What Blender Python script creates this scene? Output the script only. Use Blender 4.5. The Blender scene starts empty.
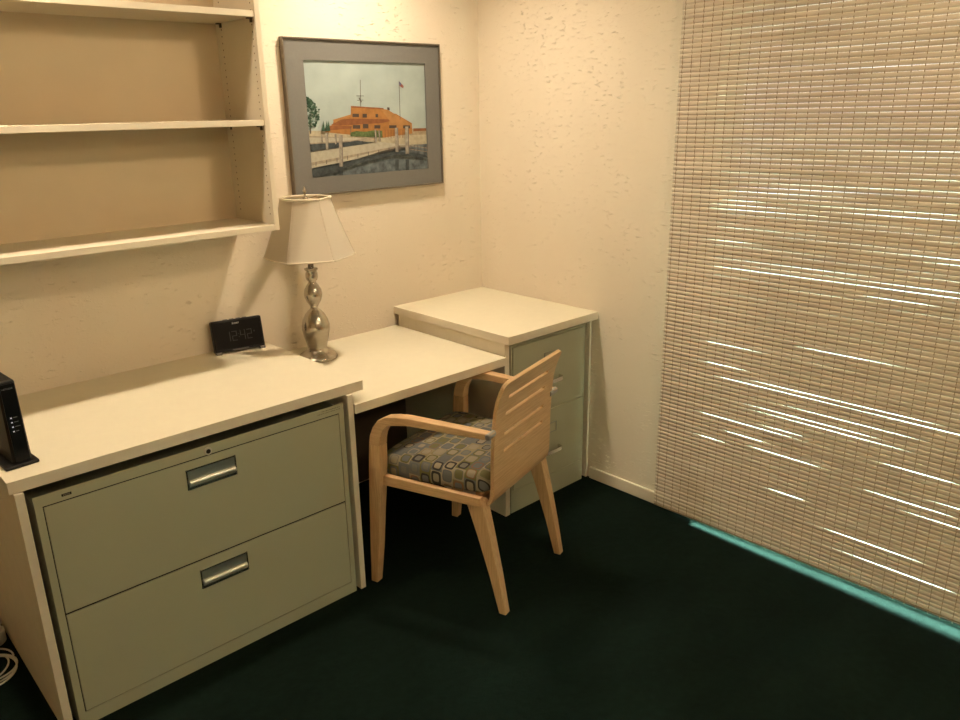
import bpy, bmesh, math, random
from mathutils import Vector, Matrix
random.seed(7)
C = bpy.context.scene.collection
PI = math.pi

# ------------------------------------------------------------------ helpers
def link(name, me, mat=None, parent=None, smooth=False, bevel=0, segs=2):
    o = bpy.data.objects.new(name, me); C.objects.link(o)
    if mat is not None and not me.materials:
        me.materials.append(mat)
    if smooth:
        for p in me.polygons: p.use_smooth = True
    if bevel:
        m = o.modifiers.new('bevel', 'BEVEL'); m.width = bevel; m.segments = segs
        m.limit_method = 'ANGLE'; m.angle_limit = math.radians(40)
    if parent is not None: o.parent = parent
    return o

def empty(name, label, cat, loc=(0, 0, 0), rz=0, group=None):
    o = bpy.data.objects.new(name, None); C.objects.link(o)
    o.empty_display_size = .05
    o.location = loc; o.rotation_euler = (0, 0, rz)
    o['label'] = label; o['category'] = cat
    if group: o['group'] = group
    return o

def tag(o, label, cat, group=None):
    o['label'] = label; o['category'] = cat
    if group: o['group'] = group
    return o

class MB:
    def __init__(s): s.v = []; s.f = []; s.m = []
    def add(s, vs, fs, mi=0):
        n = len(s.v); s.v += [tuple(p) for p in vs]
        for f in fs: s.f.append([n+i for i in f]); s.m.append(mi)
    def box(s, x0, x1, y0, y1, z0, z1, mi=0):
        x0, x1 = min(x0, x1), max(x0, x1); y0, y1 = min(y0, y1), max(y0, y1); z0, z1 = min(z0, z1), max(z0, z1)
        s.add([(x0,y0,z0),(x1,y0,z0),(x1,y1,z0),(x0,y1,z0),(x0,y0,z1),(x1,y0,z1),(x1,y1,z1),(x0,y1,z1)],
              [(0,3,2,1),(4,5,6,7),(0,1,5,4),(1,2,6,5),(2,3,7,6),(3,0,4,7)], mi)
    def rings(s, rings, closed=True, cap=True, mi=0):
        n = len(rings[0]); vs = [p for r in rings for p in r]; fs = []
        for i in range(len(rings)-1):
            for j in range(n if closed else n-1):
                k = (j+1) % n
                fs.append((i*n+j, i*n+k, (i+1)*n+k, (i+1)*n+j))
        if cap:
            fs.append(tuple(reversed(range(n)))); b = (len(rings)-1)*n
            fs.append(tuple(range(b, b+n)))
        s.add(vs, fs, mi)
    def lathe(s, prof, n=40, c=(0, 0), mi=0, cap=True):
        s.rings([[(c[0]+r*math.cos(2*PI*j/n), c[1]+r*math.sin(2*PI*j/n), z) for j in range(n)] for r, z in prof], mi=mi, cap=cap)
    def tube(s, pts, r, n=8, mi=0):
        pts = [Vector(p) for p in pts]; R = []
        up = Vector((0, 0, 1)); prev = None
        for i, p in enumerate(pts):
            t = (pts[min(i+1, len(pts)-1)] - pts[max(i-1, 0)]).normalized()
            if prev is None:
                a = t.cross(up)
                if a.length < 1e-3: a = t.cross(Vector((1, 0, 0)))
                a.normalize()
            else:
                a = (prev - t*prev.dot(t)).normalized()
            prev = a; b = t.cross(a)
            R.append([p + a*r*math.cos(2*PI*j/n) + b*r*math.sin(2*PI*j/n) for j in range(n)])
        s.rings(R, mi=mi)
    def mesh(s, name, mats=None):
        me = bpy.data.meshes.new(name); me.from_pydata(s.v, [], s.f)
        if mats:
            for m in mats: me.materials.append(m)
            me.polygons.foreach_set('material_index', s.m)
        bm = bmesh.new(); bm.from_mesh(me)
        bmesh.ops.recalc_face_normals(bm, faces=bm.faces); bm.to_mesh(me); bm.free()
        me.update(); return me

def bx(name, x0, x1, y0, y1, z0, z1, mat, parent=None, bevel=.0015, segs=2):
    m = MB(); m.box(x0, x1, y0, y1, z0, z1)
    return link(name, m.mesh(name), mat, parent, bevel=bevel, segs=segs)

def struct(o):
    o['kind'] = 'structure'; return o

def text_mesh(name, body, size, mat, parent, M, align='CENTER', ext=.0002):
    cu = bpy.data.curves.new(name, 'FONT'); cu.body = body; cu.size = size
    cu.align_x = align; cu.align_y = 'CENTER'; cu.extrude = ext
    t = bpy.data.objects.new(name+'_tmp', cu); C.objects.link(t)
    dg = bpy.context.evaluated_depsgraph_get()
    me = bpy.data.meshes.new_from_object(t.evaluated_get(dg))
    bpy.data.objects.remove(t); bpy.data.curves.remove(cu)
    me.name = name; me.materials.clear()
    me.transform(M)
    return link(name, me, mat, parent)

FACE_Y = Matrix(((1,0,0,0),(0,0,-1,0),(0,1,0,0),(0,0,0,1)))   # text plane XY -> XZ, facing -y

# ------------------------------------------------------------------ materials
def mat(name, col, rough=.5, metal=0, spec=.5):
    m = bpy.data.materials.new(name); m.use_nodes = True
    b = m.node_tree.nodes['Principled BSDF']
    b.inputs['Base Color'].default_value = (*col, 1); b.inputs['Roughness'].default_value = rough
    b.inputs['Metallic'].default_value = metal; b.inputs['Specular IOR Level'].default_value = spec
    return m

class NT:
    def __init__(s, m): s.t = m.node_tree; s.b = s.t.nodes['Principled BSDF']
    def n(s, typ, **kw):
        x = s.t.nodes.new(typ)
        for k, v in kw.items():
            if k in x.inputs: x.inputs[k].default_value = v
            else: setattr(x, k, v)
        return x
    def l(s, a, b): s.t.links.new(a, b)
    def coord(s, scale=(1, 1, 1), rot=(0, 0, 0), kind='Object'):
        tc = s.n('ShaderNodeTexCoord'); mp = s.n('ShaderNodeMapping')
        mp.inputs['Scale'].default_value = scale; mp.inputs['Rotation'].default_value = rot
        s.l(tc.outputs[kind], mp.inputs['Vector']); return mp.outputs['Vector']
    def noise(s, vec, scale=5, detail=3, rough=.5):
        x = s.n('ShaderNodeTexNoise'); x.inputs['Scale'].default_value = scale
        x.inputs['Detail'].default_value = detail; x.inputs['Roughness'].default_value = rough
        s.l(vec, x.inputs['Vector']); return x.outputs['Fac']
    def ramp(s, fac, stops, interp='LINEAR'):
        r = s.n('ShaderNodeValToRGB'); cr = r.color_ramp; cr.interpolation = interp
        while len(cr.elements) < len(stops): cr.elements.new(.5)
        for e, (p, c) in zip(cr.elements, stops):
            e.position = p; e.color = (*c, 1) if len(c) == 3 else c
        s.l(fac, r.inputs['Fac']); return r.outputs['Color']
    def math(s, op, a, b=None):
        x = s.n('ShaderNodeMath'); x.operation = op
        for i, q in enumerate((a, b)):
            if q is None: continue
            if isinstance(q, (int, float)): x.inputs[i].default_value = q
            else: s.l(q, x.inputs[i])
        return x.outputs[0]
    def bump(s, h, strength=.3, dist=.002):
        x = s.n('ShaderNodeBump'); x.inputs['Strength'].default_value = strength; x.inputs['Distance'].default_value = dist
        s.l(h, x.inputs['Height']); s.l(x.outputs['Normal'], s.b.inputs['Normal'])

def tinted(name, col, rough=.5, var=.06, scale=(3, 3, 3), nscale=4, bump=0, bdist=.001, spec=.5):
    m = mat(name, col, rough, spec=spec); t = NT(m)
    f = t.noise(t.coord(scale), nscale, 4)
    lo = tuple(c*(1-var) for c in col); hi = tuple(min(1, c*(1+var)) for c in col)
    t.l(t.ramp(f, [(.3, lo), (.7, hi)]), t.b.inputs['Base Color'])
    if bump: t.bump(f, bump, bdist)
    return m

def wall_mat():
    m = mat('stucco wall paint', (.80, .73, .62), .75, spec=.2); t = NT(m)
    v = t.coord((1, 1, 1))
    a = t.noise(t.coord((1, 1, 3.8)), 27, 3, .6)          # sparse trowel marks, drawn out sideways
    marks = t.ramp(a, [(.60, (0,0,0)), (.69, (1,1,1))])
    c = t.noise(t.coord((1, 1, 1.6), rot=(0, 0, .7)), 60, 3, .6)
    peb = t.ramp(c, [(.56, (0,0,0)), (.70, (1,1,1))])
    big = t.noise(v, 5, 2)
    gate = t.ramp(big, [(.42, (.15,.15,.15)), (.6, (1,1,1))])
    h = t.math('ADD', t.math('MULTIPLY', marks, gate), t.math('MULTIPLY', peb, .16))
    t.bump(h, 1.0, .0034)
    t.l(t.ramp(t.noise(v, 2.5, 3), [(.3, (.79,.70,.57)), (.7, (.83,.74,.61))]), t.b.inputs['Base Color'])
    return m

def carpet_mat():
    m = mat('dark green carpet pile', (.012, .028, .022), 1.0, spec=.02); t = NT(m)
    fine = t.noise(t.coord(), 420, 2, .6); mid = t.noise(t.coord(), 38, 3, .6); broad = t.noise(t.coord((1, 1.6, 1)), 2.6, 4, .6)
    mix = t.math('ADD', t.math('MULTIPLY', fine, .45), t.math('ADD', t.math('MULTIPLY', mid, .2), t.math('MULTIPLY', broad, .35)))
    t.l(t.ramp(mix, [(.34, (.0036,.0076,.0062)), (.5, (.0066,.0138,.0112)), (.66, (.0120,.0245,.020))]), t.b.inputs['Base Color'])
    t.bump(t.math('ADD', fine, mid), .9, .006)
    t.b.inputs['Sheen Weight'].default_value = .04; t.b.inputs['Sheen Tint'].default_value = (.3, .45, .33, 1)
    return m

def wood_mat(name, cols, axis_scale, rough=.42):
    m = mat(name, cols[1], rough); t = NT(m)
    g = t.noise(t.coord(axis_scale), 9, 5, .6); b = t.noise(t.coord((2, 2, 2)), 3, 2)
    f = t.math('ADD', t.math('MULTIPLY', g, .75), t.math('MULTIPLY', b, .25))
    t.l(t.ramp(f, [(.33, cols[0]), (.5, cols[1]), (.68, cols[2])]), t.b.inputs['Base Color'])
    t.bump(g, .08, .001)
    return m

BEECH = [(.49, .30, .145), (.60, .385, .20), (.68, .455, .25)]
M_wall = wall_mat()
M_ceil = tinted('ceiling paint', (.84, .80, .72), .9, .02, bump=.2)
M_carpet = carpet_mat()
M_base = tinted('cream baseboard gloss paint', (.80, .73, .60), .35, .03)
M_lam = tinted('cream laminate', (.745, .69, .535), .38, .015, nscale=8)
M_edge = tinted('cream laminate edge band', (.74, .67, .54), .45, .03, nscale=8)
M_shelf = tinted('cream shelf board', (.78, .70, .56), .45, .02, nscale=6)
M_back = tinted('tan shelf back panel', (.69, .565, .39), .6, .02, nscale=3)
M_hole = mat('shelf pin hole dark', (.22, .14, .07), .9)
M_pin = mat('shelf pin bronze', (.09, .07, .045), .4, .6)
M_file = tinted('putty grey file enamel', (.40, .395, .285), .42, .02, nscale=300, bump=.05)
M_file2 = tinted('sage grey file enamel', (.385, .395, .29), .42, .02, nscale=300, bump=.05)
M_gap = mat('dark recess', (.012, .011, .009), .9)
M_chrome = tinted('brushed chrome', (.72, .71, .68), .22, .05); M_chrome.node_tree.nodes['Principled BSDF'].inputs['Metallic'].default_value = 1
M_grip = tinted('polished steel grip', (.85, .84, .78), .28, .02); M_grip.node_tree.nodes['Principled BSDF'].inputs['Metallic'].default_value = .8
M_lock = tinted('satin lock rim', (.50, .47, .40), .35, .03); M_lock.node_tree.nodes['Principled BSDF'].inputs['Metallic'].default_value = .3
M_pull = tinted('recess of pull grey steel', (.30, .33, .31), .35, .05); M_pull.node_tree.nodes['Principled BSDF'].inputs['Metallic'].default_value = .7
M_nickel = tinted('brushed nickel', (.50, .46, .40), .24, .06, (4, 4, 30)); M_nickel.node_tree.nodes['Principled BSDF'].inputs['Metallic'].default_value = 1
M_black = tinted('black plastic', (.008, .008, .009), .42, .1, spec=.25)
M_gloss = mat('glossy black screen', (.003, .003, .004), .28, spec=.2)
M_greyp = mat('grey plastic', (.16, .15, .14), .4)
M_seg = mat('dim display segment', (.026, .030, .031), .5)
M_white = mat('white print', (.62, .62, .60), .5)
M_led = mat('white status light', (.8, .8, .85), .4)
_b = M_led.node_tree.nodes['Principled BSDF']; _b.inputs['Emission Color'].default_value = (.8, .85, 1, 1); _b.inputs['Emission Strength'].default_value = .5
M_cable = tinted('white cable jacket', (.62, .58, .52), .45, .05)
M_frame = tinted('dark pewter picture frame', (.20, .175, .14), .35, .08, (20, 20, 2)); M_frame.node_tree.nodes['Principled BSDF'].inputs['Metallic'].default_value = .6
M_mat = tinted('grey picture mat board', (.175, .172, .160), .8, .03, nscale=40, spec=.2)
M_woodx = wood_mat('beech grain along the back', BEECH, (1.2, 22, 22))
M_woody = wood_mat('beech grain fore and aft', BEECH, (22, 1.2, 22))
M_woodz = wood_mat('beech grain upright', BEECH, (22, 22, 1.2))
M_cap = tinted('satin grey metal cap', (.40, .41, .41), .35, .05); M_cap.node_tree.nodes['Principled BSDF'].inputs['Metallic'].default_value = .6

# ------------------------------------------------------------------ room shell
XL, YF, ZC, TH = -3.7, -4.5, 2.42, .12
WY0, WY1, WZ0, WZ1 = -1.22, -3.9, .012, 2.06             # sliding window opening in the right wall
struct(bx('floor', XL-TH, .16, YF-TH, TH, -.08, 0, M_carpet, bevel=0))
struct(bx('ceiling', XL-TH, TH, YF-TH, TH, ZC, ZC+.1, M_ceil, bevel=0))
struct(bx('wall_back', XL-TH, TH, 0, TH, 0, ZC, M_wall, bevel=0))
struct(bx('wall_left', XL-TH, XL, YF, 0, 0, ZC, tinted('brown wall panelling', (.74, .51, .28), .5, .15, (1, 8, 1)), bevel=0))
struct(bx('wall_front', XL-TH, TH, YF-TH, YF, 0, ZC, tinted('brown panelling', (.30, .19, .11), .6, .15, (8, 1, 1)), bevel=0))
m = MB()
m.box(0, TH, WY0, 0, 0, ZC); m.box(0, TH, YF, WY1, 0, ZC); m.box(0, TH, WY1, WY0, WZ1, ZC)
struct(link('wall_right', m.mesh('wall_right'), M_wall))
struct(bx('trim_1', .0, TH, WY1, WY0, -.01, WZ0, tinted('dark bronze door track', (.012, .011, .010), .7, .1), bevel=.002))
struct(bx('baseboard_right', -.012, 0, WY0+.01, -.705, 0, .056, M_base, bevel=.004))
struct(bx('baseboard_back', XL, -2.246, -.012, 0, 0, .056, M_base, bevel=.004))
# window: aluminium frame and glass panes behind the blind
M_alu = tinted('bronze aluminium window frame', (.10, .085, .07), .4, .05)
win = bpy.data.objects.new('window_1', None); C.objects.link(win); win['kind'] = 'structure'
win.location = (.06, (WY0+WY1)/2, 0)
def wl(name, x0, x1, y0, y1, z0, z1, mt, bev=.002):
    yc = (WY0+WY1)/2
    o = bx(name, x0-.06, x1-.06, y0-yc, y1-yc, z0, z1, mt, win, bevel=bev); o['kind'] = 'structure'; return o
m = MB(); yc = (WY0+WY1)/2
for (y0, y1, z0, z1) in ((WY0-.05, WY0, WZ0, WZ1), (WY1, WY1+.05, WZ0, WZ1), (yc-.03, yc+.03, WZ0, WZ1), (WY1, WY0, WZ1-.05, WZ1), (WY1, WY0, WZ0, WZ0+.012)):
    m.box(-.02, .02, y0-yc, y1-yc, z0, z1)
fr = link('window_frame', m.mesh('window_frame'), M_alu, win, bevel=.002); fr['kind'] = 'structure'
M_glass = bpy.data.materials.new('clear window glass'); M_glass.use_nodes = True
nt = M_glass.node_tree; nt.nodes.clear()
o_ = nt.nodes.new('ShaderNodeOutputMaterial'); mx = nt.nodes.new('ShaderNodeMixShader'); tr = nt.nodes.new('ShaderNodeBsdfTransparent'); gl = nt.nodes.new('ShaderNodeBsdfGlossy')
fz = nt.nodes.new('ShaderNodeFresnel'); fz.inputs['IOR'].default_value = 1.2
gl.inputs['Roughness'].default_value = .02; tr.inputs['Color'].default_value = (.96, .97, 1.0, 1)
nt.links.new(fz.outputs[0], mx.inputs[0]); nt.links.new(tr.outputs[0], mx.inputs[1]); nt.links.new(gl.outputs[0], mx.inputs[2]); nt.links.new(mx.outputs[0], o_.inputs[0])
wl('pane', .058, .063, yc+.03, WY0-.05, WZ0+.012, WZ1-.05, M_glass, 0)
wl('pane', .058, .063, WY1+.05, yc-.03, WZ0+.012, WZ1-.05, M_glass, 0)
M_patio = tinted('sunlit concrete patio', (.085, .08, .11), .9, .1, nscale=6)
struct(bx('ground', .17, 7, -8, 4, -.12, -.03, M_patio, bevel=0))

# ------------------------------------------------------------------ woven wood blind
def build_blind():
    t = empty('woven_wood_blind', 'tan woven wooden slat blind hanging to the carpet over the window', 'blind', (-.026, -1.07, 0))
    L = 2.35; pitch = .0160; z0 = .016; N = int((2.25-z0)/pitch)
    SEG = 56
    M_slat = mat('tan bamboo slat', (.62, .50, .36), .55); q = NT(M_slat)
    f = q.noise(q.coord((1, 3, 62.5)), 1.0, 2, .5)
    f2 = q.noise(q.coord((1, 6, 500)), 1.0, 3, .5)
    q.l(q.ramp(q.math('ADD', q.math('MULTIPLY', f, .6), q.math('MULTIPLY', f2, .4)), [(.30, (.54,.46,.375)), (.5, (.68,.595,.495)), (.70, (.80,.715,.62))]), q.b.inputs['Base Color'])
    rnd = random.Random(21)
    # gap i lies under slat i; wide stretches here and there let the daylight through
    gaps = []
    for i in range(N+1):
        z = z0+i*pitch
        base = .00025; bumps = []
        p = .54 if .25 < z < 1.40 else .18
        need = .0042*abs(1.63-z)/2.6
        k = 0
        while rnd.random() < p and k < 3:
            bumps.append((rnd.uniform(.15, L), rnd.uniform(.05, .22), need*.40+rnd.uniform(.0, .00048))); k += 1
        g = []
        for s in range(SEG+1):
            y = L*s/SEG
            g.append(base + sum(a*math.exp(-((y-c)/w)**2) for c, w, a in bumps) + .0001*math.sin(y*5+i*1.7))
        gaps.append(g)
    m = MB()
    for i in range(N):
        R = []
        bow = rnd.uniform(-.0006, .0006)
        for s in range(SEG+1):
            y = -L*s/SEG
            sag = .026*(s/SEG)                          # hangs a touch higher at the far side
            lo = z0+i*pitch+gaps[i][s]/2+sag; hi = z0+(i+1)*pitch-gaps[i+1][s]/2+sag
            h = hi-lo
            R.append([(.0012+bow, y, lo), (-.0008+bow, y, lo), (-.0030+bow, y, lo+h*.25), (-.0034+bow, y, lo+h*.55), (-.0028+bow, y, lo+h*.82), (-.0006+bow, y, hi), (.0012+bow, y, hi)])
        m.rings(R)
    link('slat_panel', m.mesh('slat_panel'), M_slat, t)
    M_cord = tinted('brown weaving cord', (.33, .23, .13), .8, .1)
    m = MB(); y = -.012; zt = z0+N*pitch
    while y > -L:
        w = .0011
        n = N*2; R = []
        for j in range(n+1):
            z = z0 + (zt-z0)*j/n
            x = -.0044 if j % 2 else -.0014
            R.append([(x-.0004, y-w, z), (x-.0004, y+w, z), (x+.0006, y+w, z), (x+.0006, y-w, z)])
        m.rings(R)
        y -= .0365
    link('weaving_cord', m.mesh('weaving_cord'), M_cord, t)
    r = bx('bottom_rail', -.0035, .0045, -L, 0, 0.0105, .0165, tinted('dark stained rail', (.30, .23, .16), .5, .05), t, bevel=.001)
    r.rotation_euler = (-.01106, 0, 0)
    bx('head_rail', -.0035, .024, -L, 0, zt, zt+.05, tinted('tan head rail', (.55, .42, .28), .5, .05), t)
build_blind()

# ------------------------------------------------------------------ left counter unit and lateral file
ZL = .767
def counter(name, label, x0, x1, yf, z, panels, th=.033, pz=None):
    t = empty(name, label, 'counter', ((x0+x1)/2, yf/2, 0))
    ox, oy = t.location.x, t.location.y
    m = MB(); m.box(x0-ox, x1-ox, yf-oy, -.001-oy, z-th, z)
    me = m.mesh('countertop', [M_lam, M_edge])
    for p in me.polygons:
        if abs(p.normal.z) < .5: p.material_index = 1
    link('countertop', me, None, t, bevel=.0012)
    for (a, b, yfp, yb) in panels:
        bx('side_panel', a-ox, b-ox, yfp-oy, yb-oy, 0, z-th, M_edge, t)
    return t
counter('counter_unit', 'cream laminate counter over the wide two-drawer file, under the wall shelf', -2.2519, -1.193, -.678, ZL,
        [(-2.243, -2.221, -.688, -.004), (-1.265, -1.2435, -.690, -.004)])

def recess_pull(parent, cx, cz, y, ox, oy, w=.152, h=.062):
    """chrome framed recessed pull on a drawer front at y"""
    x0, x1 = cx-w/2-ox, cx+w/2-ox; z0, z1 = cz-h/2, cz+h/2; y = y-oy
    m = MB()
    m.box(x0, x1, y-.003, y+.001, z1-.004, z1, 0); m.box(x0, x1, y-.003, y+.001, z0, z0+.008, 0)
    m.box(x0, x0+.004, y-.003, y+.001, z0, z1, 0); m.box(x1-.004, x1, y-.003, y+.001, z0, z1, 0)
    m.box(x0+.004, x1-.004, y-.0012, y+.0005, z0+.008, z1-.004, 1)
    h_ = link('handle', m.mesh('handle', [M_chrome, M_pull]), None, parent); h_['label'] = 'chrome recessed pull'
    # curved grip lip
    R = []
    prof = [(-.0045+.0075*math.cos(a), z0+.021+.0085*math.sin(a)) for a in [2*PI*k/20 for k in range(20)]]
    for xx in (x0+.006, x1-.006): R.append([(xx, y+a, b) for a, b in prof])
    m = MB(); m.rings(R); link('grip', m.mesh('grip'), M_grip, h_, smooth=True).modifiers.new('edge', 'EDGE_SPLIT')
    return h_

def lateral_file():
    X0, X1, YFr, H = -2.205, -1.2805, -.685, .711
    t = empty('lateral_file_cabinet', 'wide putty grey two-drawer steel file slid under the left counter', 'file cabinet', ((X0+X1)/2, -.45, 0))
    ox, oy = t.location.x, t.location.y
    m = MB(); yb = -.235; y = YFr
    m.box(X0-ox, X1-ox, y+.004-oy, yb-oy, .0, .60)
    m.box(X0-ox, X0+.004-ox, y+.004-oy, yb-oy, .60, .69); m.box(X1-.004-ox, X1-ox, y+.004-oy, yb-oy, .60, .69); m.box(X0-ox, X1-ox, yb-.004-oy, yb-oy, .60, .69)
    # proud front border
    m.box(X0-ox, -2.187-ox, y-oy, y+.004-oy, 0, H); m.box(-1.2985-ox, X1-ox, y-oy, y+.004-oy, 0, H)
    m.box(-2.187-ox, -1.2985-ox, y-oy, y+.004-oy, 0, .0425); m.box(-2.187-ox, -1.2985-ox, y-oy, y+.004-oy, .681, H)
    m.box(X0-ox, X1-ox, y+.0035-oy, y+.0045-oy, 0.001, H-.001)
    link('body', m.mesh('body'), M_file, t)
    m = MB(); m.box(-2.187-ox, -1.2985-ox, y+.0025-oy, y+.0041-oy, .0425, .681)
    link('reveal', m.mesh('reveal'), M_gap, t)
    for z0, z1, hz in ((.0455, .3575, .2965), (.3625, .6775, .6235)):
        d = bx('drawer', -2.1845-ox, -1.301-ox, y-.0015-oy, y+.003-oy, z0, z1, M_file, t, bevel=.0015)
        recess_pull(d, -1.7435, hz, y-.0015, ox, oy)
    # lock
    m = MB()
    def disk(r, y0, y1, c, n=24): return [[(c[0]+r*math.cos(2*PI*j/n), yy, c[1]+r*math.sin(2*PI*j/n)) for j in range(n)] for yy in (y0, y1)]
    c = (-1.747-ox, .6925); m.rings(disk(.0115, y-.005-oy, y+.001-oy, c))
    lk = link('lock', m.mesh('lock'), M_lock, t, bevel=.001)
    m = MB(); m.rings(disk(.0068, y-.0056-oy, y-.004-oy, c)); m.box(c[0]-.001, c[0]+.001, y-.006-oy, y-.004-oy, c[1]-.004, c[1]+.004)
    link('keyhole', m.mesh('keyhole'), M_gap, lk)
    b = bx('badge', -2.140-ox, -2.116-ox, y-.0012-oy, y+.001-oy, .6915, .6985, M_gap, t, bevel=.0006)
    text_mesh('lettering', 'HON', .0072, mat('badge print', (.25, .23, .18), .5), b, Matrix.Translation((-2.128-ox, y-.0015-oy, .695)) @ FACE_Y)
    rr = random.Random(9); m = MB()                       # faint two-line maker's print at the right
    for zc, xs, h in ((.7030, -1.362, .0032), (.6960, -1.378, .0026)):
        x = xs
        while x < -1.296:
            w = rr.uniform(.002, .006); m.box(x-ox, x+w-ox, y-.0003-oy, y+.0008-oy, zc-h/2, zc+h/2); x += w+rr.uniform(.0012, .003)
    pl = link('maker_print', m.mesh('maker_print'), mat('faint brown print', (.20, .185, .135), .6), t); pl['kind'] = 'stuff'
    return t
lateral_file()

# ------------------------------------------------------------------ desk top between the units
t = empty('desk', 'low cream laminate desktop with open knee space spanning between the two file counters', 'desk', (-.9, -.35, 0))
m = MB(); m.box(-1.243+.9, -.5365+.9, -.700+.35, -.001+.35, .666, .699)
me = m.mesh('desktop', [M_lam, M_edge])
for p in me.polygons:
    if abs(p.normal.z) < .5: p.material_index = 1
link('desktop', me, None, t, bevel=.0012)
bx('back_panel', -1.243+.9, -.5365+.9, -.045+.35, -.028+.35, .03, .666, tinted('knee space shade dark', (.085, .06, .038), .7, .1), t)  # added dark sheet, knee space shade put into its colour
bx('cleat', -.556+.9, -.5365+.9, -.60+.35, -.05+.35, .628, .666, M_edge, t)

# ------------------------------------------------------------------ right counter unit and vertical file
counter('counter_unit', 'cream laminate counter in the room corner, over the narrow sage file beside the desk', -.5457, -.002, -.722, .786,
        [(-.5355, -.5095, -.690, -.022), (-.014, -.003, -.690, -.016)])
def vertical_file():
    X0, X1, y, H = -.500, -.040, -.686, .735
    t = empty('vertical_file_cabinet', 'narrow sage grey two-drawer upright file in the corner behind the chair', 'file cabinet', ((X0+X1)/2, -.35, 0))
    ox, oy = t.location.x, t.location.y
    m = MB(); m.box(X0-ox, X1-ox, y+.003-oy, -.03-oy, 0, H)
    m.box(X0-ox, -.492-ox, y-oy, y+.003-oy, 0, H); m.box(-.048-ox, X1-ox, y-oy, y+.003-oy, 0, H)
    m.box(-.492-ox, -.048-ox, y-oy, y+.003-oy, 0, .098); m.box(-.492-ox, -.048-ox, y-oy, y+.003-oy, .728, H)
    link('body', m.mesh('body'), M_file2, t)
    for z0, z1 in ((.102, .405), (.417, .725)):
        d = bx('drawer', -.489-ox, -.051-ox, y-.003-oy, y+.003-oy, z0, z1, M_file2, t, bevel=.003)
        c = -.266-ox; yy = y-.003-oy
        zc = z1-.085
        m = MB()
        for a in ((c-.04, c-.0375, zc-.022, zc+.022), (c+.0375, c+.04, zc-.022, zc+.022), (c-.04, c+.04, zc-.022, zc-.0195), (c-.04, c+.04, zc+.0195, zc+.022)):
            m.box(a[0], a[1], yy-.003, yy+.001, a[2], a[3])
        lh = link('label_holder', m.mesh('label_holder'), M_pull, d)
        bx('card', c-.0375, c+.0375, yy-.0008, yy+.0005, zc-.0195, zc+.0195, M_file, lh, bevel=0)
        # bow handle
        zc = z1-.185
        path = [(c-.055, yy, zc), (c-.054, yy-.018, zc), (c-.046, yy-.026, zc), (c, yy-.028, zc), (c+.046, yy-.026, zc), (c+.054, yy-.018, zc), (c+.055, yy, zc)]
        R = []
        for i, p in enumerate(path):
            R.append([(p[0], p[1]-.002, p[2]-.008), (p[0], p[1]-.002, p[2]+.008), (p[0], p[1]+.002, p[2]+.008), (p[0], p[1]+.002, p[2]-.008)])
        R[0] = [(c-.058, yy, zc-.008), (c-.058, yy, zc+.008), (c-.052, yy, zc+.008), (c-.052, yy, zc-.008)]
        R[1] = [(c-.057, yy-.02, zc-.008), (c-.057, yy-.02, zc+.008), (c-.052, yy-.017, zc+.008), (c-.052, yy-.017, zc-.008)]
        R[5] = [(c+.057, yy-.02, zc-.008), (c+.057, yy-.02, zc+.008), (c+.052, yy-.017, zc+.008), (c+.052, yy-.017, zc-.008)]
        R[6] = [(c+.058, yy, zc-.008), (c+.058, yy, zc+.008), (c+.052, yy, zc+.008), (c+.052, yy, zc-.008)]
        m = MB(); m.rings(R); link('handle', m.mesh('handle'), M_chrome, d)
    return t
vertical_file()

# ------------------------------------------------------------------ wall shelf
def wall_shelf():
    YS = -.285; XR = -1.228; XI = -1.246; XLs = -3.05; ZB, ZT = 1.231, 2.30
    t = empty('wall_shelf', 'cream open bookshelf hung on the wall above the left counter, empty boards', 'shelf', (-2.1, 0, ZB))
    ox, oz = -2.1, ZB
    b = lambda n, x0, x1, y0, y1, z0, z1, mt, bev=.0012, par=t: bx(n, x0-ox, x1-ox, y0, y1, z0-oz, z1-oz, mt, par, bevel=bev)
    sp = None
    for x0, x1 in ((XI, XR), (XLs, XLs+.018)):
        p = b('side_panel', x0, x1, YS, -.001, ZB, ZT, M_shelf)
        if sp is None: sp = p
    for yy in (-.262, -.048):                              # rows of pin holes drilled in the right side
        m = MB(); z = ZB+.055
        while z < ZT-.03:
            n = 8; r = .0026
            m.rings([[(x, yy+r*math.cos(2*PI*j/n), z-oz+r*math.sin(2*PI*j/n)) for j in range(n)] for x in (XI-.0004-ox, XI+.0006-ox)])
            z += .0215
        link('pin_hole_row', m.mesh('pin_hole_row'), M_hole, sp)
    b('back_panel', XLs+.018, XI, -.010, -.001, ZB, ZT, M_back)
    b('bottom_board', XLs+.018, XI, YS, -.010, ZB, ZB+.020, M_shelf)
    b('top_board', XLs+.018, XI, YS, -.010, ZT-.02, ZT, M_shelf)
    for z0 in (1.577, 1.909):
        s = b('shelf_board', XLs+.019, XI-.001, YS+.002, -.011, z0, z0+.0195, M_shelf)
        for yy in (-.262, -.048):
            m = MB(); m.box(XI-.016-ox, XI-.001-ox, yy-.006, yy+.006, z0-.004-oz, z0-oz)
            m.box(XI-.004-ox, XI-.0005-ox, yy-.006, yy+.006, z0-.014-oz, z0-oz)
            link('shelf_pin', m.mesh('shelf_pin'), M_pin, s)
wall_shelf()

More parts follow.
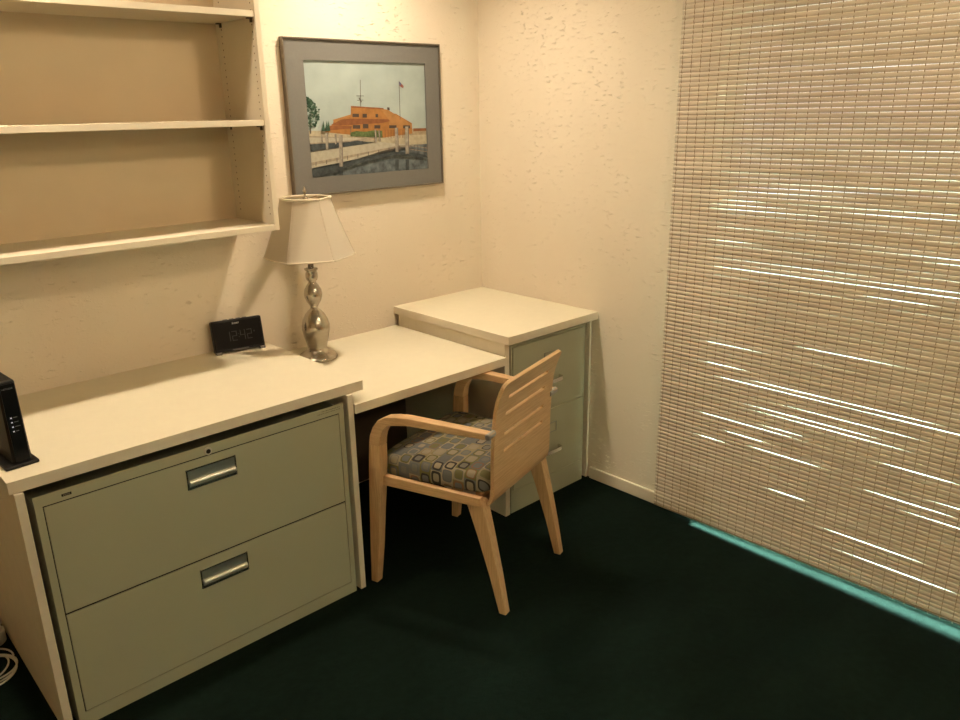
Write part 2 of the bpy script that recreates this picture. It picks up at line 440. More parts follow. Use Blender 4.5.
# ------------------------------------------------------------------ framed picture
def picture():
    x0, x1, z0, z1 = -1.004, -.2507, 1.303, 1.881
    cx, cz = (x0+x1)/2, (z0+z1)/2
    t = empty('framed_picture', 'harbour watercolour in a grey mat and thin pewter frame on the wall', 'picture', (cx, 0, cz))
    hw, hh = (x1-x0)/2, (z1-z0)/2; w = .006
    m = MB()
    for a in ((-hw, hw, hh-w, hh), (-hw, hw, -hh, -hh+w), (-hw, -hw+w, -hh+w, hh-w), (hw-w, hw, -hh+w, hh-w)):
        m.box(a[0], a[1], -.027, -.002, a[2], a[3])
    link('frame', m.mesh('frame'), M_frame, t, bevel=.0012)
    # canvas window in zoomed photograph coordinates of the print (flat artwork)
    ax0, ax1, az0, az1 = -.918-cx, -.330-cx, 1.372-cz, 1.803-cz
    bx('backing', -hw+w, hw-w, -.012, -.003, -hh+w, hh-w, M_mat, t, bevel=0)
    m = MB(); y0, y1 = -.019, -.0165
    for a in ((-hw+w, ax0, -hh+w, hh-w), (ax1, hw-w, -hh+w, hh-w), (ax0, ax1, az1, hh-w), (ax0, ax1, -hh+w, az0)):
        m.box(a[0], a[1], y0, y1, a[2], a[3])
    link('mat_board', m.mesh('mat_board'), M_mat, t)
    # homography from print pixels (806x720 study) to the unit square
    src = [(42, 28), (697, 38), (718, 603), (92, 655)]; dst = [(0, 1), (1, 1), (1, 0), (0, 0)]
    A = []; B = []
    for (u, v), (X, Y) in zip(src, dst):
        A.append([u, v, 1, 0, 0, 0, -u*X, -v*X]); B.append(X)
        A.append([0, 0, 0, u, v, 1, -u*Y, -v*Y]); B.append(Y)
    n = 8                                                # Gaussian elimination
    for i in range(n):
        p = max(range(i, n), key=lambda r: abs(A[r][i])); A[i], A[p] = A[p], A[i]; B[i], B[p] = B[p], B[i]
        for r in range(n):
            if r != i:
                k = A[r][i]/A[i][i]
                for c in range(i, n): A[r][c] -= k*A[i][c]
                B[r] -= k*B[i]
    h = [B[i]/A[i][i] for i in range(n)]
    def P(u, v):
        d = h[6]*u+h[7]*v+1
        X = (h[0]*u+h[1]*v+h[2])/d; Y = (h[3]*u+h[4]*v+h[5])/d
        X = min(1, max(0, X)); Y = min(1, max(0, Y))
        return ax0+(ax1-ax0)*X, az0+(az1-az0)*Y
    mats = []; idx = {}
    def col(key, c, var=.12, scale=30):
        mm = tinted('watercolour '+key, c, .85, var, (1, 1, 1), scale, spec=.15); idx[key] = len(mats); mats.append(mm)
    col('sky', (.345, .41, .40), .10, 9); col('orange wall', (0.328, 0.156, 0.051), .18, 40); col('roof brown', (0.218, 0.090, 0.039), .2, 50)
    col('light gable', (0.359, 0.187, 0.070), .12, 40); col('window dark', (0.078, 0.058, 0.047)); col('hedge', (0.101, 0.140, 0.055), .35, 90)
    col('tree', (0.043, 0.086, 0.058), .5, 90); col('walkway', (0.390, 0.367, 0.296), .10, 60); col('deck edge', (0.281, 0.242, 0.187), .2, 60)
    col('water', (0.121, 0.144, 0.156), .45, 45); col('water dark', (0.055, 0.066, 0.070), .4, 60); col('post', (0.281, 0.257, 0.218), .25, 80); col('line', (0.125, 0.109, 0.094))
    col('far bank', (0.312, 0.257, 0.172), .2, 60); col('flag', (0.250, 0.101, 0.086), .3, 200); col('flag blue', (0.094, 0.101, 0.195)); col('grass sand', (0.406, 0.359, 0.257), .15, 60)
    m = MB(); lay = [0]
    def poly(key, pts):
        lay[0] += 1; yy = -.0122-.00004*lay[0]
        q = [P(*p) for p in pts]
        m.add([(a, yy, b) for a, b in q], [tuple(range(len(q)))], idx[key])
    def line(key, a, b, w):
        (u0, v0), (u1, v1) = a, b; L = math.hypot(u1-u0, v1-v0); nx, ny = -(v1-v0)/L*w/2, (u1-u0)/L*w/2
        poly(key, [(u0+nx, v0+ny), (u1+nx, v1+ny), (u1-nx, v1-ny), (u0-nx, v0-ny)])
    poly('sky', [(30, 20), (710, 30), (725, 450), (70, 450)])
    poly('grass sand', [(70, 405), (715, 395), (722, 470), (75, 470)])
    poly('far bank', [(560, 392), (712, 386), (714, 428), (600, 440), (560, 440)])
    poly('roof brown', [(640, 388), (712, 386), (713, 400), (640, 404)])
    poly('water', [(80, 600), (722, 470), (725, 620), (85, 670)])
    poly('grass sand', [(480, 430), (716, 420), (718, 470), (560, 480), (480, 470)])
    # building
    poly('orange wall', [(210, 345), (300, 318), (470, 300), (545, 310), (632, 360), (634, 415), (470, 440), (250, 420), (165, 412), (165, 385), (205, 372)])
    poly('light gable', [(452, 282), (500, 288), (630, 366), (632, 384), (510, 395), (505, 345), (455, 330)])
    poly('orange wall', [(302, 272), (458, 278), (500, 335), (500, 345), (300, 345)])
    poly('roof brown', [(302, 270), (478, 280), (478, 287), (302, 279)])
    poly('roof brown', [(195, 372), (240, 345), (300, 338), (505, 340), (512, 350), (470, 360), (240, 376)])
    poly('roof brown', [(160, 392), (200, 376), (305, 378), (305, 390), (165, 404)])
    poly('light gable', [(205, 345), (300, 316), (300, 326), (245, 345), (215, 362)])
    for w in ((310, 312, 345, 330), (364, 312, 388, 332), (434, 312, 448, 330), (312, 372, 352, 392), (366, 366, 396, 390), (428, 372, 460, 390), (508, 372, 548, 388), (584, 372, 622, 388)):
        poly('window dark', [(w[0], w[1]), (w[2], w[1]), (w[2], w[3]), (w[0], w[3])])
    line('line', (301, 385), (301, 432), 4)
    for k in range(9): line('roof brown', (486+k*16, 395), (486+k*16, 440), 3)
    poly('window dark', [(496, 276), (509, 276), (511, 292), (498, 290)])
    poly('hedge', [(300, 412), (330, 404), (380, 408), (420, 400), (470, 402), (472, 438), (300, 432)])
    # mast and flagpole
    line('line', (351, 130), (353, 274), 3); line('line', (330, 216), (372, 216), 2.5); line('line', (334, 240), (368, 238), 2.5); line('line', (344, 226), (358, 250), 5)
    line('line', (561, 135), (567, 340), 3); poly('flag', [(562, 135), (574, 148), (586, 160), (584, 172), (572, 166), (564, 160)]); poly('flag blue', [(562, 135), (572, 146), (571, 158), (564, 155)])
    # tree and bushes
    rr = random.Random(3)
    line('line', (83, 330), (85, 420), 7)
    for k in range(120):
        v = rr.uniform(225, 385); s = min(1, (v-215)/70)*(.75 if v > 350 else 1); u = 60+rr.uniform(0, 72)*s
        a = rr.uniform(3, 8); poly('tree', [(u+a*math.cos(2*PI*j/6+k), v+a*.9*math.sin(2*PI*j/6+k)) for j in range(6)])
    for u in (150, 168, 178): poly('tree', [(u-9, 405), (u, 348), (u+9, 405)])
    # near water, walkways
    poly('water dark', [(80, 485), (250, 478), (400, 452), (380, 442), (80, 470)])
    poly('deck edge', [(75, 432), (300, 440), (440, 446), (440, 452), (300, 462), (80, 476)])
    poly('walkway', [(75, 440), (290, 440), (360, 446), (300, 455), (78, 470)])
    poly('water dark', [(85, 480), (240, 470), (330, 455), (420, 466), (330, 478), (85, 512)])
    poly('walkway', [(82, 520), (330, 480), (460, 462), (560, 472), (640, 478), (560, 486), (330, 530), (84, 580)])
    poly('deck edge', [(84, 574), (330, 526), (560, 480), (620, 476), (620, 484), (560, 490), (330, 540), (86, 592)])
    poly('walkway', [(86, 590), (330, 538), (480, 505), (330, 554), (88, 604)])
    poly('water dark', [(90, 610), (240, 585), (330, 556), (540, 510), (700, 530), (718, 545), (520, 530), (330, 580), (160, 640), (92, 650)])
    for v0, v1 in ((480, 505), (500, 528)): line('deck edge', (618, v0), (718, v0+14), 4)
    for k in range(6): line('line', (622+k*18, 478), (622+k*18, 512), 3)
    for k in range(9): line('line', (110+k*56, 572-k*11.5), (110+k*56, 592-k*11.5), 4)
    for (u, a, b, w) in ((243, 425, 595, 20), (168, 415, 505, 15), (544, 385, 515, 18), (600, 378, 525, 20), (214, 420, 475, 9), (430, 395, 465, 10), (450, 400, 460, 8), (140, 425, 465, 6)):
        line('post', (u-2, a), (u+2, b), w); line('line', (u+w*.4-2, a), (u+w*.4+2, b), 3)
    for u in (244, 545, 601): line('water dark', (u, 555 if u > 300 else 600), (u, 612 if u > 300 else 640), 18)
    art = link('artwork', m.mesh('artwork', mats), None, t)
    # the flat layers all face the room
    bm = bmesh.new(); bm.from_mesh(art.data)
    for f in bm.faces:
        if f.normal.y > 0: f.normal_flip()
    bm.to_mesh(art.data); bm.free()
picture()

# ------------------------------------------------------------------ table lamp
def lamp():
    bxp, byp, bz = -1.049, -.170, .699
    t = empty('table_lamp', 'brushed nickel table lamp with cream bell shade, unlit, on the desk', 'lamp', (bxp, byp, bz))
    prof = [(.0, .0), (.078, .0), (.081, .004), (.081, .010), (.074, .017), (.058, .026), (.046, .033), (.041, .040), (.0405, .050), (.044, .066), (.052, .092), (.0575, .118), (.0575, .134), (.052, .156), (.040, .178), (.026, .193), (.0165, .200), (.0155, .206), (.019, .214), (.030, .230), (.036, .246), (.0375, .258), (.0345, .274), (.025, .290), (.0165, .300), (.0155, .306), (.022, .312), (.025, .322), (.0245, .336), (.021, .345), (.0265, .350), (.0285, .355), (.020, .358), (.0, .357)]
    m = MB(); m.lathe([(max(r*.93, .0004), z) for r, z in prof], 48); link('base', m.mesh('base'), M_nickel, t, smooth=True)
    m = MB(); m.lathe([(.011, .356), (.011, .385), (.016, .388), (.0165, .43), (.012, .434)], 20); link('socket', m.mesh('socket'), M_nickel, t, smooth=True)
    m = MB(); m.lathe([(.010, .433), (.012, .445), (.026, .485), (.030, .51), (.024, .535), (.004, .548)], 20); link('bulb', m.mesh('bulb'), mat('frosted bulb', (.8, .78, .72), .4), t, smooth=True)
    for s in (-1, 1):                                       # harp
        m = MB(); m.tube([(s*.012, 0, .42), (s*.04, 0, .45), (s*.048, 0, .52), (s*.035, 0, .59), (0, 0, .619)], .0018, 6)
        link('harp', m.mesh('harp'), M_nickel, t, smooth=True)
    # shade: six panels
    M_sh = mat('cream fabric shade', (.64, .575, .475), .8, spec=.2); q = NT(M_sh)
    q.bump(q.noise(q.coord((1, 1, 1)), 500, 2), .1, .0005)
    tl = q.n('ShaderNodeBsdfTranslucent'); tl.inputs['Color'].default_value = (.66, .58, .45, 1); mxs = q.n('ShaderNodeMixShader'); mxs.inputs[0].default_value = .22
    q.l(q.b.outputs[0], mxs.inputs[1]); q.l(tl.outputs[0], mxs.inputs[2]); q.l(mxs.outputs[0], q.t.nodes['Material Output'].inputs['Surface'])
    N = 72; a0 = math.atan2(-2.741-byp, -2.589-bxp)+math.radians(30)
    zb, zt = .404, .618
    def ring(u, dr=0):
        r0 = .091+(.168-.091)*(u**1.15) + dr
        R = []
        for j in range(N):
            a = 2*PI*j/N; k = (a % (PI/3))-PI/6
            hexr = math.cos(PI/6)/math.cos(k)              # 1 at the seams
            r = r0*(.40+.60*hexr)
            sc = 0
            if u > .95: sc = .006*(1-hexr)/(1-math.cos(PI/6))*0.8
            R.append((r*math.cos(a+a0), r*math.sin(a+a0), zt-(zt-zb)*u+sc*0))
        return R
    us = [0, .12, .25, .4, .55, .7, .82, .92, 1]
    m = MB(); m.rings([ring(u) for u in us], cap=False)
    sh = link('shade', m.mesh('shade'), M_sh, t, smooth=True)
    M_tr = tinted('cream shade trim', (.78, .70, .56), .8, .03)
    for u, r in ((0, .0042), (1, .0032)):
        R0 = ring(u); m = MB(); m.tube([Vector(p) for p in R0]+[Vector(R0[0])], r, 8); link('trim_band', m.mesh('trim_band'), M_tr, sh, smooth=True)
    for s in range(6):
        j = s*N//6; m = MB()
        m.tube([Vector(ring(u, .0004)[j]) for u in us], .0012, 6); link('seam', m.mesh('seam'), M_sh, sh, smooth=True)
    for k in range(3):                                      # spider under the finial
        a = a0+k*2*PI/3; m = MB(); m.tube([(0, 0, .613), (.084*math.cos(a), .084*math.sin(a), .616)], .0016, 6); link('spider_arm', m.mesh('spider_arm'), M_nickel, sh)
    m = MB(); m.lathe([(.0035, .606), (.010, .617), (.010, .621), (.004, .624), (.003, .632), (.0065, .640), (.0065, .646), (.0025, .656), (.0008, .661)], 16); link('finial', m.mesh('finial'), M_nickel, t, smooth=True)
lamp()

# ------------------------------------------------------------------ clock radio
def clock():
    t = empty('clock_radio', 'small black digital clock radio tilted back near the lamp on the counter', 'clock', (-1.322, -.082, ZL), math.radians(-11))
    W, H, D = .186, .117, .034; th = math.radians(12)
    M = Matrix.Translation((0, 0, .008)) @ Matrix.Rotation(-th, 4, 'X')
    m = MB(); m.box(-W/2, W/2, 0, D, 0, H); me = m.mesh('body'); me.transform(M)
    bd = link('body', me, M_black, t, bevel=.006, segs=3)
    m = MB(); m.box(-W/2+.006, W/2-.006, -.0008, .002, .009, H-.006); me = m.mesh('screen'); me.transform(M)
    sc = link('screen', me, M_gloss, t, bevel=.002)
    # seven-segment digits 12:42
    SEG = {'1': 'bc', '2': 'abged', '4': 'fgbc'}
    m = MB(); h = .036; w = .0185; b = .0024
    def seg(x, z, s):
        y0, y1 = -.0013, -.0007
        q = {'a': (x, x+w, z+h-b, z+h), 'g': (x, x+w, z+h/2-b/2, z+h/2+b/2), 'd': (x, x+w, z, z+b), 'f': (x, x+b, z+h/2, z+h), 'b': (x+w-b, x+w, z+h/2, z+h), 'e': (x, x+b, z, z+h/2), 'c': (x+w-b, x+w, z, z+h/2)}[s]
        m.box(q[0], q[1], y0, y1, q[2], q[3])
    x = -.050
    for ch in '12:42':
        if ch == ':':
            for zz in (.011, .023): m.box(x-.001, x+.0014, -.0013, -.0007, .037+zz, .037+zz+.0026)
            x += .0055; continue
        for s in SEG[ch]: seg(x, .037, s)
        x += w+.0066
    m.box(x+.001, x+.0042, -.0013, -.0007, .060, .066)
    me = m.mesh('display_digits'); me.transform(M); link('display_digits', me, M_seg, sc)
    text_mesh('lettering', 'SHARP', .0088, M_white, sc, M @ Matrix.Translation((-.006, -.0010, H-.0155)) @ FACE_Y)
    m = MB()
    for sgn in (-1, 1):
        m = MB(); m.box(sgn*.082-.010, sgn*.082+.010, -.004, .044, 0, .0095); link('foot', m.mesh('foot'), M_greyp, t, bevel=.002)
    m = MB()
    for k in range(4):
        m.box(-.045+k*.024, -.031+k*.024, .010, .022, H-.001, H+.0025)
    me = m.mesh('button_row'); me.transform(M); link('button_row', me, M_greyp, bd)
    m = MB(); m.box(-.03, .03, -.0012, 0, .002, .0065); me = m.mesh('front_strip'); me.transform(M); link('front_strip', me, M_greyp, bd)
clock()

# ------------------------------------------------------------------ router
def router():
    t = empty('router', 'upright black modem with four white status lights on the counter end', 'router', (-2.1995, -.530, ZL), math.radians(4))
    H = .223
    bx('stand', -.040, .040, -.074, .074, 0, .009, M_black, t, bevel=.003)
    m = MB()
    R = []
    for z, hw, y0, y1 in ((.008, .0235, -.058, .062), (.03, .0225, -.056, .062), (H*.6, .0215, -.052, .064), (H-.004, .0205, -.050, .066), (H, .0190, -.047, .064)):
        R.append([(-hw+.007, y0+.006, z), (-hw+.013, y0, z), (hw+.001, y0, z), (hw+.007, y0+.006, z), (hw+.007, y1, z), (-hw+.007, y1, z)])
    m.rings(R); bd = link('body', m.mesh('body'), M_black, t, bevel=.0015)
    # glossy front plate follows the lean of the front
    def fy(z): return -.058+(z-.008)*(.008/(H-.008))
    m = MB(); m.rings([[(-.0095, fy(z)-.0012, z), (.0235, fy(z)-.0012, z), (.0235, fy(z)+.001, z), (-.0095, fy(z)+.001, z)] for z in (.014, .06, .1, H-.006)])
    fp = link('front_panel', m.mesh('front_panel'), M_gloss, t)
    lab = MB()
    for z, w in ((.129, .009), (.117, .010), (.105, .012), (.093, .007)):
        m = MB(); m.box(-.0015, .0020, fy(z)-.0022, fy(z)-.001, z-.0014, z+.0014); link('status_light', m.mesh('status_light'), M_led, fp)
        lab.box(.0055, .0055+w, fy(z)-.0016, fy(z)-.001, z-.0007, z+.0007)
    link('light_captions', lab.mesh('light_captions'), mat('dim caption print', (.2, .2, .2), .5), fp)
    text_mesh('lettering', 'NETGEAR', .0058, mat('grey print', (.3, .3, .3), .5), fp, Matrix.Translation((.006, fy(.205)-.0014, .205)) @ FACE_Y)
    m = MB()
    for k in range(9): m.box(-.0095, .0225, -.030+k*.010, -.026+k*.010, H-.0008, H+.0006)
    link('vent_slots', m.mesh('vent_slots'), M_gap, bd)
router()

# ------------------------------------------------------------------ cables on the floor by the side panel
def cables():
    rr = random.Random(5); pts = []
    c = Vector((-2.340, -.225, 0)); n = 170; turns = 4.4
    for i in range(n):
        a = 2*PI*turns*i/n; k = i/n
        r = .074+.010*math.sin(a*.37+1)+.008*math.sin(k*9)
        off = Vector((.012*math.sin(k*14), -.05*k+.012*math.cos(k*11), 0))
        pts.append(c+off+Vector((r*math.cos(a), r*math.sin(a), .0035+.016*k+.008*k*math.sin(a*.5+k*4)**2)))
    tail = pts[-1]
    m = MB(); m.tube(pts, .0027, 8)
    tag(link('cable_coil', m.mesh('cable_coil'), M_cable, None, smooth=True), 'loosely coiled white cable on the carpet left of the counter side panel', 'cable')
    t = empty('power_adapter', 'round white plug adapter on the carpet behind the coiled cable', 'adapter', (-2.284, -.098, 0))
    m = MB(); m.lathe([(.030, 0), (.034, .004), (.034, .042), (.030, .047), (.014, .048)], 28); link('body', m.mesh('body'), M_cable, t, smooth=False, bevel=.001)
    m = MB(); m.lathe([(.010, .0475), (.010, .050)], 20); link('cap', m.mesh('cap'), M_greyp, t)
cables()

# ------------------------------------------------------------------ armchair
def chair():
    t = empty('armchair', 'pale beech armchair with slotted plywood back and patterned seat at the desk', 'chair', (-.8611, -.8445, 0), math.radians(16.02))
    # cushion fabric
    M_fab = mat('retro block seat fabric', (.3, .28, .2), .9, spec=.15); q = NT(M_fab)
    CS = .052
    tc = q.n('ShaderNodeTexCoord'); sep = q.n('ShaderNodeSeparateXYZ'); q.l(tc.outputs['Object'], sep.inputs[0])
    # walls of the cushion carry the pattern on down
    zz = q.math('MULTIPLY', q.math('SUBTRACT', .066, sep.outputs['Z']), q.math('SIGN', sep.outputs['X']))
    px = q.math('ADD', q.math('DIVIDE', q.math('ADD', sep.outputs['X'], zz), CS), 40.0)
    py = q.math('ADD', q.math('DIVIDE', sep.outputs['Y'], CS*.80), 40.5)
    px = q.math('ADD', px, q.math('MULTIPLY', q.math('FRACT', q.math('MULTIPLY', q.math('FLOOR', py), .37)), 1.0))
    fx = q.math('FRACT', px); fy = q.math('FRACT', py)
    cxn = q.math('FLOOR', px); cyn = q.math('FLOOR', py)
    cmb = q.n('ShaderNodeCombineXYZ'); q.l(cxn, cmb.inputs[0]); q.l(cyn, cmb.inputs[1])
    wn = q.n('ShaderNodeTexWhiteNoise'); wn.noise_dimensions = '2D'; q.l(cmb.outputs[0], wn.inputs['Vector'])
    cmb2 = q.n('ShaderNodeCombineXYZ'); q.l(q.math('ADD', cxn, 17.0), cmb2.inputs[0]); q.l(q.math('ADD', cyn, 5.0), cmb2.inputs[1])
    wn2 = q.n('ShaderNodeTexWhiteNoise'); wn2.noise_dimensions = '2D'; q.l(cmb2.outputs[0], wn2.inputs['Vector'])
    pal = [(.0, (0.228,0.196,0.119)), (.16, (0.135,0.135,0.122)), (.32, (0.260,0.221,0.151)), (.46, (0.136,0.126,0.050)), (.60, (0.120,0.123,0.120)), (.74, (0.290,0.245,0.169)), (.87, (0.173,0.148,0.071))]
    bg = q.ramp(wn.outputs['Value'], pal, 'CONSTANT')
    pal2 = [(.0, (0.121,0.124,0.127)), (.2, (0.039,0.036,0.034)), (.4, (0.231,0.206,0.155)), (.55, (0.121,0.111,0.041)), (.7, (0.190,0.107,0.059)), (.84, (0.106,0.112,0.118))]
    fg = q.ramp(wn2.outputs['Value'], pal2, 'CONSTANT')
    pal3 = [(.0, (0.157,0.151,0.132)), (.25, (0.129,0.132,0.132)), (.5, (0.253,0.221,0.157)), (.75, (0.137,0.127,0.060))]
    fill = q.ramp(wn2.outputs['Color'], pal3, 'CONSTANT')
    dx = q.math('ABSOLUTE', q.math('SUBTRACT', fx, .5)); dy = q.math('ABSOLUTE', q.math('SUBTRACT', fy, .5))
    d = q.math('POWER', q.math('ADD', q.math('POWER', q.math('MULTIPLY', dx, 2.0), 4.0), q.math('POWER', q.math('MULTIPLY', dy, 2.15), 4.0)), .25)
    inside = q.math('LESS_THAN', d, q.math('ADD', .72, q.math('MULTIPLY', wn.outputs['Value'], .25))); core = q.math('LESS_THAN', d, q.math('ADD', .52, q.math('MULTIPLY', wn2.outputs['Value'], .22)))
    mxa = q.n('ShaderNodeMix'); mxa.data_type = 'RGBA'; q.l(inside, mxa.inputs[0]); q.l(bg, mxa.inputs[6]); q.l(fg, mxa.inputs[7])
    mxb = q.n('ShaderNodeMix'); mxb.data_type = 'RGBA'; q.l(core, mxb.inputs[0]); q.l(mxa.outputs[2], mxb.inputs[6]); q.l(fill, mxb.inputs[7])
    q.l(mxb.outputs[2], q.b.inputs['Base Color'])
    q.bump(q.noise(q.coord(), 900, 2), .25, .0006)
    # seat cushion: rounded trapezoid with a crowned top
    nx, ny = 14, 14; z0, z1 = .420, .495
    m = MB()
    def cpt(u, v, z, ins=0):
        y = -.186+.402*v; hw = .193+.044*v - ins
        y = y + (ins if v < .5 else -ins)*abs(2*v-1)
        return ((2*u-1)*hw, y, z)
    ring_uv = []
    K = 12
    def loop():
        o = []
        for i in range(K): o.append((i/K, 0))
        for i in range(K): o.append((1, i/K))
        for i in range(K): o.append((1-i/K, 1))
        for i in range(K): o.append((0, 1-i/K))
        return o
    def roundpt(u, v, ins, z):
        # superellipse corner softening
        a, b = 2*u-1, 2*v-1; e = 9
        mlen = max(abs(a), abs(b)); s = mlen/((abs(a)**e+abs(b)**e)**(1/e)) if mlen else 1
        a *= s; b *= s
        y = .024+.211*b; hw = .232+.018*b
        return (a*(hw-ins), y*1+(-ins*b), z)
    R = []
    for ins, z in ((.010, z0), (.002, z0+.006), (0, z0+.020), (0, z0+.042), (.004, z1-.012), (.014, z1-.003), (.03, z1+.001), (.07, z1+.004), (.13, z1+.006), (.19, z1+.007)):
        R.append([roundpt(u, v, ins, z) for u, v in loop()])
    m.rings(R); se = link('seat', m.mesh('seat'), M_fab, t, smooth=True)
    me = se.data; me.transform(Matrix.Translation((0, 0, -.43))); se.location = (0, 0, .43)

    # bent laminated front legs running on into the arms
    # stations: (front/top y,z) and (back/under y,z)
    leg_f = [(.262, 0), (.256, .14), (.247, .30), (.240, .43), (.236, .50), (.232, .545)]
    leg_b = [(.234, 0), (.217, .14), (.203, .30), (.190, .43), (.186, .50), (.186, .545)]
    arm_f = [(.232, .545), (.226, .578), (.212, .610), (.190, .638), (.160, .654), (.122, .661), (.075, .664), (0, .662), (-.10, .659), (-.18, .656), (-.222, .654)]
    arm_b = [(.186, .545), (.184, .566), (.178, .588), (.166, .609), (.146, .627), (.115, .632), (.075, .636), (0, .636), (-.10, .634), (-.165, .634), (-.195, .632)]
    for s in (-1, 1):
        def sec(f, b, xc, hw): return [(xc-hw, f[0], f[1]), (xc+hw, f[0], f[1]), (xc+hw, b[0], b[1]), (xc-hw, b[0], b[1])]
        m = MB(); R = []
        for i, (f, b) in enumerate(zip(leg_f, leg_b)):
            k = f[1]/.545; R.append(sec(f, b, s*(.270-.004*k), .0155+.0055*min(1, k*1.4)))
        m.rings(R); link('leg', m.mesh('leg'), M_woodz, t, bevel=.003)
        m = MB(); R = []
        for i, (f, b) in enumerate(zip(arm_f, arm_b)):
            k = i/(len(arm_f)-1); yk = max(0, min(1, (.17-f[0])/.40))
            R.append(sec(f, b, s*(.266-.038*yk), .021-.005*yk))
        m.rings(R); link('armrest', m.mesh('armrest'), M_woody, t, bevel=.003)
        # rear leg
        m = MB(); R = []
        for z, ya, yb, xc, hw in ((0, -.262, -.236, .214, .0150), (.14, -.236, -.199, .213, .0175), (.28, -.206, -.156, .212, .020), (.37, -.185, -.125, .211, .0215), (.402, -.176, -.112, .211, .0215)):
            R.append([(s*xc-hw, ya, z), (s*xc+hw, ya, z), (s*xc+hw, yb, z), (s*xc-hw, yb, z)])
        m.rings(R); link('leg', m.mesh('leg'), M_woodz, t, bevel=.003)
        # side rail
        m = MB(); R = []
        for xc, y, za, zb in ((.260, .195, .394, .430), (.226, -.172, .386, .418)):
            R.append([(s*xc-.011, y, za), (s*xc+.011, y, za), (s*xc+.011, y, zb), (s*xc-.011, y, zb)])
        m.rings(R); link('side_rail', m.mesh('side_rail'), M_woody, t, bevel=.002)
        # metal cap where the arm meets the back
        n = 16; R = []
        for x, r in ((s*(.209 if s < 0 else .192), .0088), (s*(.250 if s < 0 else .244), .0088), (s*(.252 if s < 0 else .246), .0068)):
            R.append([(x, -.212+r*math.cos(2*PI*j/n), .647+1.25*r*math.sin(2*PI*j/n)) for j in range(n)])
        m = MB(); m.rings(R); link('arm_cap', m.mesh('arm_cap'), M_cap, t)
    bx('front_rail', -.243, .243, .196, .216, .388, .424, M_woodx, t)
    bx('rear_rail', -.192, .192, -.150, -.130, .386, .420, M_woodx, t)
    bx('seat_board', -.190, .190, -.16, .195, .410, .4185, M_woodx, t)
    # plywood back: swept profile with four open slots
    prof = [(-.125, .374), (-.155, .376), (-.176, .382), (-.191, .395), (-.199, .415), (-.202, .45), (-.203, .50), (-.204, .55), (-.206, .60), (-.209, .65), (-.214, .70), (-.223, .745), (-.236, .783), (-.252, .818)]
    P = []
    for i in range(len(prof)-1):                            # resample finely
        for k in range(4):
            p0 = prof[max(i-1, 0)]; p1 = prof[i]; p2 = prof[i+1]; p3 = prof[min(i+2, len(prof)-1)]; u = k/4
            P.append(tuple(.5*((2*b)+(-a+c)*u+(2*a-5*b+4*c-d)*u*u+(-a+3*b-3*c+d)*u**3) for a, b, c, d in zip(p0, p1, p2, p3)))
    P.append(prof[-1])
    S = [0]
    for a, b in zip(P, P[1:]): S.append(S[-1]+math.hypot(b[0]-a[0], b[1]-a[1]))
    def at(s):
        s = max(0, min(S[-1], s))
        for i in range(len(S)-1):
            if s <= S[i+1]:
                k = (s-S[i])/(S[i+1]-S[i]) if S[i+1] > S[i] else 0
                return tuple(a+(b-a)*k for a, b in zip(P[i], P[i+1]))
        return P[-1]
    def s_at_z(z):
        for i in range(len(P)-1):
            if P[i][1] <= z <= P[i+1][1]: return S[i]+(S[i+1]-S[i])*(z-P[i][1])/(P[i+1][1]-P[i][1])
    slots = [(s_at_z(z)-.006, s_at_z(z)+.006) for z in (.560, .620, .690, .752)]
    Tt = S[-1]
    rows = sorted(set([Tt*i/60 for i in range(61)]+[Tt-.002, Tt-.005, .002, .005]+[x for a in slots for x in a]))
    rows = [r for r in rows if all(not (a < r < b) for a, b in slots)]
    cols = sorted(set([-1+2*i/20 for i in range(21)]+[-.68, .68]))
    def hw(s):
        r = .026; h0 = .207; d = min(Tt-s, r)
        e = r - math.sqrt(max(0, r*r-(r-d)**2))
        return h0 - e
    vid = {}; vs = []; fs = []
    for i, r in enumerate(rows):
        for j, c in enumerate(cols):
            y, z = at(r); vid[i, j] = len(vs)
            bowl = -.010*(c*c-1)*0
            vs.append((c*hw(r), y+bowl, z))
    for i in range(len(rows)-1):
        mid = (rows[i]+rows[i+1])/2
        for j in range(len(cols)-1):
            cm = (cols[j]+cols[j+1])/2
            if any(a < mid < b for a, b in slots) and abs(cm) < .68: continue
            fs.append((vid[i, j], vid[i, j+1], vid[i+1, j+1], vid[i+1, j]))
    m = MB(); m.add(vs, fs); me = m.mesh('backrest')
    b = link('backrest', me, M_woodx, t, smooth=False)
    md = b.modifiers.new('thickness', 'SOLIDIFY'); md.thickness = .013; md.offset = 0
    bv = b.modifiers.new('bevel', 'BEVEL'); bv.width = .0015; bv.segments = 2; bv.limit_method = 'ANGLE'; bv.angle_limit = math.radians(50)
chair()

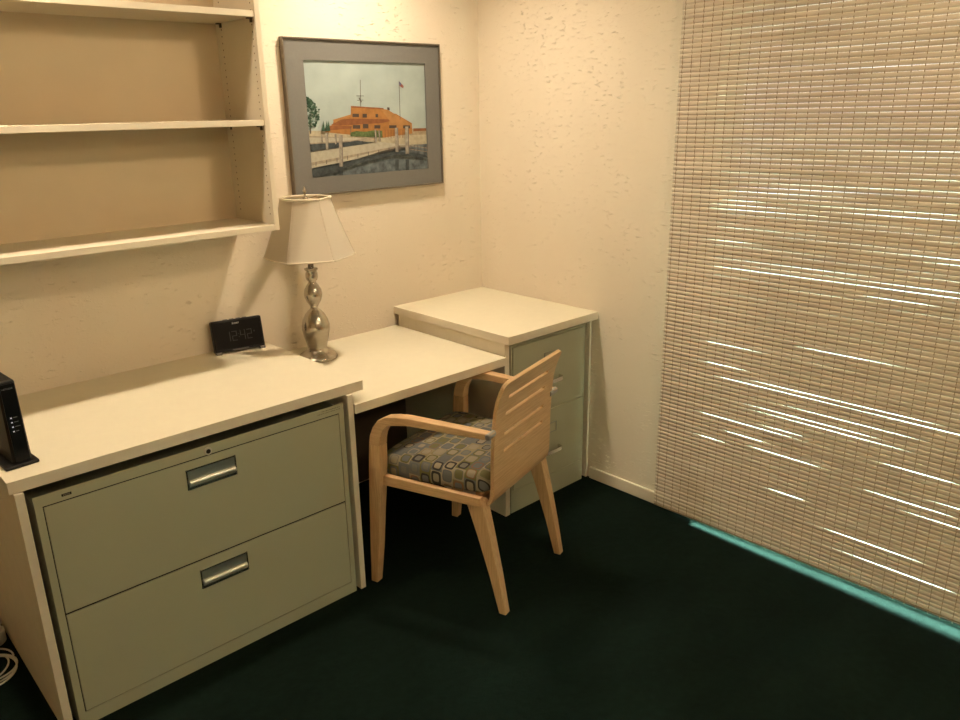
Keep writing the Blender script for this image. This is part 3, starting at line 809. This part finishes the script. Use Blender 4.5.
# ------------------------------------------------------------------ light
def disk_light(name, loc, power, col, size=.13, spread=PI):
    l = bpy.data.lights.new(name, 'AREA'); l.shape = 'DISK'; l.size = size; l.energy = power; l.color = col; l.spread = spread
    o = bpy.data.objects.new(name, l); C.objects.link(o); o.location = loc; return o
WARM = (1.0, .72, .42)
disk_light('ceiling_lamp', (-.74, -.46, ZC-.015), 13.5, (1.0, .82, .60), .12, 2.6)
disk_light('ceiling_lamp', (-2.15, -.47, ZC-.015), 12, (1.0, .80, .56), .12, 2.6)
def globe(name, loc, power, col, r=.07):
    l = bpy.data.lights.new(name, 'POINT'); l.energy = power; l.color = col; l.shadow_soft_size = r
    o = bpy.data.objects.new(name, l); C.objects.link(o); o.location = loc; return o
globe('ceiling_lamp', (-.78, -2.3, ZC-.09), 12, (1.0, .76, .48))
globe('ceiling_lamp', (-1.7, -3.9, ZC-.09), 38, (1.0, .75, .46))  # added fill light from behind the camera, unseen
sl = bpy.data.lights.new('shelf_fill_spot', 'SPOT'); sl.energy = 42; sl.color = (1.0, .72, .42); sl.spot_size = math.radians(62); sl.spot_blend = 1; sl.shadow_soft_size = .07  # added spot that brightens the shelf, no known fitting here
sp_ = bpy.data.objects.new('shelf_fill_spot', sl); C.objects.link(sp_); sp_.location = (-.62, -2.25, ZC-.08)
sp_.rotation_euler = (Vector((-1.85, -.1, 1.70))-sp_.location).to_track_quat('-Z', 'Y').to_euler()
sun = bpy.data.lights.new('sun', 'SUN'); sun.energy = 165; sun.angle = math.radians(16); sun.color = (.60, 1.0, .84)
so = bpy.data.objects.new('sun', sun); C.objects.link(so)
d = Vector((-1, .10, -.46)); so.rotation_euler = d.to_track_quat('-Z', 'Y').to_euler()
w = bpy.data.worlds.new('sky'); bpy.context.scene.world = w; w.use_nodes = True
bgn = w.node_tree.nodes['Background']; bgn.inputs['Color'].default_value = (.80, .86, 1.0, 1); bgn.inputs['Strength'].default_value = 3.2

# ------------------------------------------------------------------ camera
cam = bpy.data.cameras.new('camera'); co = bpy.data.objects.new('camera', cam); C.objects.link(co)
cam.sensor_width = 36; cam.lens = 783.36/960*36; cam.clip_start = .02
rt = Vector((.72629126, -.68720551, -.01579863)); up = Vector((.22239257, .21316983, .95136752)); fw = Vector((.65041721, .69448342, -.30765278))
R = Matrix((rt, up, -fw)).transposed()
co.matrix_world = Matrix.Translation((-2.5891, -2.7412, 1.626)) @ R.to_4x4()
bpy.context.scene.camera = co
bpy.context.scene.view_settings.view_transform = 'Standard'
bpy.context.scene.view_settings.look = 'None'
